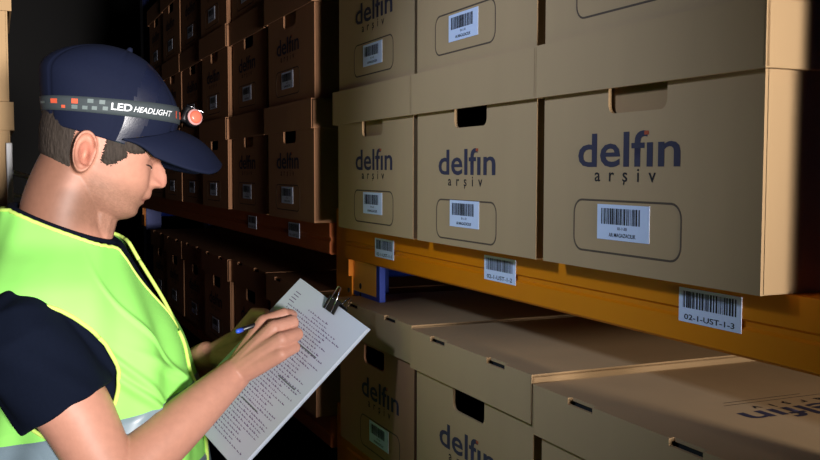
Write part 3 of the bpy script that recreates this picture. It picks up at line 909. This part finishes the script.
def bg_(b2):
    for f_, v, s_ in ((-.102, .55, .6), (-.040, .74, 1), (-.061, .28, 1), (-.024, .72, 1), (-.047, .28, .9), (-.034, .30, .9), (-.019, .34, .9)):
        quad(b2, f_-.004*s_, f_+.004*s_, v-.13*s_, v+.13*s_, ID)
strap_mesh('grey_marks', M['grey_print'], bg_, st_o)
C0 = hw(.006, .1165, .1215)-LV
bm = bmesh.new(); box(bm, -.019, .019, -.014, .012, -.013, .015, .004); 
R_ = Matrix((HL, HF, HU)).transposed()
for v in bm.verts: v.co = R_ @ v.co+C0
hs = link('housing', bm, M['plastic'], lamp, True)
ax = Vector((.93, .30, .10)).normalized(); lc = C0+HF*.006+HU*.002+Vector((.020, 0, 0))
def disc(r0, r1, d0, d1, n=32):
    bm = bmesh.new(); a = ax.cross(Vector((0, 0, 1))).normalized(); b = a.cross(ax)
    rings = []
    for d, r in ((d0, r0), (d1*.7+d0*.3, r0), (d1, r1), (d1+.0015, r1*.6), (d1+.002, .0002)):
        rings.append([lc+ax*d+a*r*math.cos(2*PI*k/n)+b*r*math.sin(2*PI*k/n) for k in range(n)])
    V = grid_mesh(bm, rings); cap_ends(bm, V); bmesh.ops.recalc_face_normals(bm, faces=bm.faces); return bm
link('bezel', disc(.0155, .0150, -.018, .0), M['plastic'], hs, True)
link('rim', disc(.0138, .0130, -.004, .002), M['pink_rim'], hs, True)
link('lens', disc(.0110, .0100, -.002, .005), M['salmon'], hs, True)
bm = bmesh.new(); a_ = C0+HU*.016; blob(bm, [a_+HF*-.012+HL*.012, a_+HF*-.006+HL*.016], [.0022, .0022], 8); blob(bm, [a_+HF*-.004+HL*.014, a_+HF*.016+HL*.016], [.0016, .0016], 8)
link('tilt_hinge', bm, M['chrome'], hs, True)

# ---- sheaf of papers, binder clip, pen
PM = Matrix((px_, py_, n_)).transposed().to_4x4(); PM.translation = pc_
doc = empty('document_sheaf', pc_); doc.matrix_world = PM
tag(doc, 'sheaf of white filled-in form pages tilted in the hands of the person', 'papers')
bm = bmesh.new(); rnd = random.Random(2)
for k in range(7):
    dx, dy = rnd.uniform(-.0012, .0012), rnd.uniform(-.0012, .0012)
    if k == 6: dx = dy = 0
    box(bm, -.105+dx, .105+dx, -.1485+dy, .1485+dy, -.0062+k*.0009, -.0062+k*.0009+.00075)
link('sheets', bm, mat('writing_paper', srgb(206, 216, 230), .6, spec=.3), doc)
bm = bmesh.new(); rnd = random.Random(9)
for k in range(40):
    y = .112-k*.0062; x = -.082+rnd.uniform(0, .004); end = rnd.choice((.05, .065, .085, .09))
    if k in (0, 1): x, end = -.03+.02*k, .03
    while x < end:
        w = rnd.uniform(.002, .007); h = rnd.uniform(.0013, .0026)
        quad(bm, x, x+w*.3, y, y+h*1.3, ID, .0003); quad(bm, x+w*.3, x+w, y+h*.1, y+h*.75, ID, .0003)
        x += w+rnd.uniform(.0012, .004)
for k in range(4):
    y = .125-k*.006; quad(bm, -.088, -.072, y, y+.0014, ID, .0003)
link('handwriting', bm, mat('violet_grey_ink', srgb(112, 98, 136), .7, spec=.2), doc)
bm = bmesh.new()
for x_, y_ in ((.012, .058), (.026, -.002), (-.004, -.067)): quad(bm, x_, x_+.052, y_, y_+.0022, ID, .0004)
link('ruled_bars', bm, M['grey_print'], doc)

clip = empty('binder_clip', pg(0, 0)); clip.matrix_world = PM @ Matrix.Translation((.0106, .1485, 0))
tag(clip, 'black binder clip with wire handles on the top edge of the papers', 'clip')
bm = bmesh.new()
prof = [(-.017, .0012), (.003, .0085), (.0045, .0085), (.0045, -.0130), (.003, -.0130), (-.017, -.0072), (-.017, -.0082), (.0035, -.0145), (.0062, -.0145), (.0062, .0098), (.0025, .0098), (-.017, .0026)]
A = [bm.verts.new((-.016, y, z)) for y, z in prof]; B = [bm.verts.new((.016, y, z)) for y, z in prof]; n = len(prof)
for k in range(n): bm.faces.new((A[k], A[(k+1) % n], B[(k+1) % n], B[k]))
bm.faces.new(A[::-1]); bm.faces.new(B); bmesh.ops.recalc_face_normals(bm, faces=bm.faces)
link('clip_body', bm, M['plastic'], clip)
bm = bmesh.new()
tube(bm, [(-.009, -.017, .0034), (-.007, .004, .0115), (-.004, .024, .020), (.004, .024, .020), (.007, .004, .0115), (.009, -.017, .0034)], .0011, 8)
link('wire_handle', bm, M['chrome'], clip, True)
bm = bmesh.new()
tube(bm, [(-.009, -.017, -.0098), (-.007, .006, -.0155), (-.004, .024, -.016), (.004, .024, -.016), (.007, .006, -.0155), (.009, -.017, -.0098)], .0011, 8)
link('wire_handle', bm, M['chrome'], clip, True)

p0, p1 = zs(PEN[0]), zs(PEN[1]); d_ = (p1-p0).normalized(); p1 = p0+d_*.138
pen = empty('pen', p0); tag(pen, 'dark pen with a blue end held in the right hand of the person', 'pen')
bm = bmesh.new(); tube(bm, [d_*.0, d_*.010, d_*.012, d_*.125], [.0006, .0028, .0040, .0040], 14); link('barrel', bm, M['plastic'], pen, True)
bm = bmesh.new(); tube(bm, [d_*.125, d_*.134, d_*.138], [.0041, .0040, .0028], 14); e_ = link('end_plug', bm, mat('blue_plastic', srgb(52, 92, 220), .3), pen, True); e_['label'] = 'blue pen end'
# ---------------------------------------------------------------- camera and light
cam = bpy.data.cameras.new('camera'); co = bpy.data.objects.new('camera', cam); COL.objects.link(co)
yaw, pit, rol = 0.4143, -0.0622, 0.0017
f = Vector((-math.cos(yaw)*math.cos(pit), math.sin(yaw)*math.cos(pit), math.sin(pit)))
r = f.cross(Vector((0, 0, 1))).normalized(); u = r.cross(f)
r2 = math.cos(rol)*r+math.sin(rol)*u; u2 = -math.sin(rol)*r+math.cos(rol)*u
mw = Matrix((r2, u2, -f)).transposed().to_4x4(); mw.translation = (.6148, -.5983, Z0+.1064)
co.matrix_world = mw
cam.sensor_width = 36; cam.lens = 943.19/820*36; cam.clip_start = .02
SC.camera = co
def area(name, loc, tgt, size, power, col=(1, 1, 1), sy=None):
    l = bpy.data.lights.new(name, 'AREA'); l.energy = power; l.color = col; l.size = size
    if sy: l.shape = 'RECTANGLE'; l.size_y = sy
    o = bpy.data.objects.new(name, l); COL.objects.link(o); o.location = loc
    o.rotation_euler = (Vector(tgt)-Vector(loc)).to_track_quat('-Z', 'Y').to_euler()
    return o
def spot(name, loc, tgt, power, col, angle, radius, blend=1):
    l = bpy.data.lights.new(name, 'SPOT'); l.energy = power; l.color = col; l.shadow_soft_size = radius
    l.spot_size = math.radians(angle); l.spot_blend = blend
    o = bpy.data.objects.new(name, l); COL.objects.link(o); o.location = loc
    o.rotation_euler = (Vector(tgt)-Vector(loc)).to_track_quat('-Z', 'Y').to_euler()
spot('work_lamp', (3.4, -.175, Z0+.03), (-1.0, -.72, Z0+.32), 1600, (1, .955, .93), 29, .28)
spot('aisle_fill', (-.52, -1.0, Z0+.60), (-.47, 0, Z0+.15), 33, (.56, .71, 1), 56, .06)  # added cool spot for the pool of light on the box fronts
spot('front_fill', (-.20, -1.1, Z0+.5), (-.30, 0, Z0-.08), 2, (.6, .82, 1), 70, .06)  # added weak fill spot for the nearer fronts and lids
spot('bay_fill', (1.0, .26, Z0+.25), (-.3, .2, Z0-.14), 38, (1, .94, .86), 70, .04)  # added warm spot inside the rack to brighten the lower lid tops
w = bpy.data.worlds.new('world'); SC.world = w; w.use_nodes = True
w.node_tree.nodes['Background'].inputs[0].default_value = (.5, .6, .8, 1); w.node_tree.nodes['Background'].inputs[1].default_value = .02
SC.view_settings.view_transform = 'Standard'; SC.view_settings.look = 'None'; SC.view_settings.gamma = 1
SC.view_settings.exposure = 0; SC.view_settings.use_curve_mapping = False
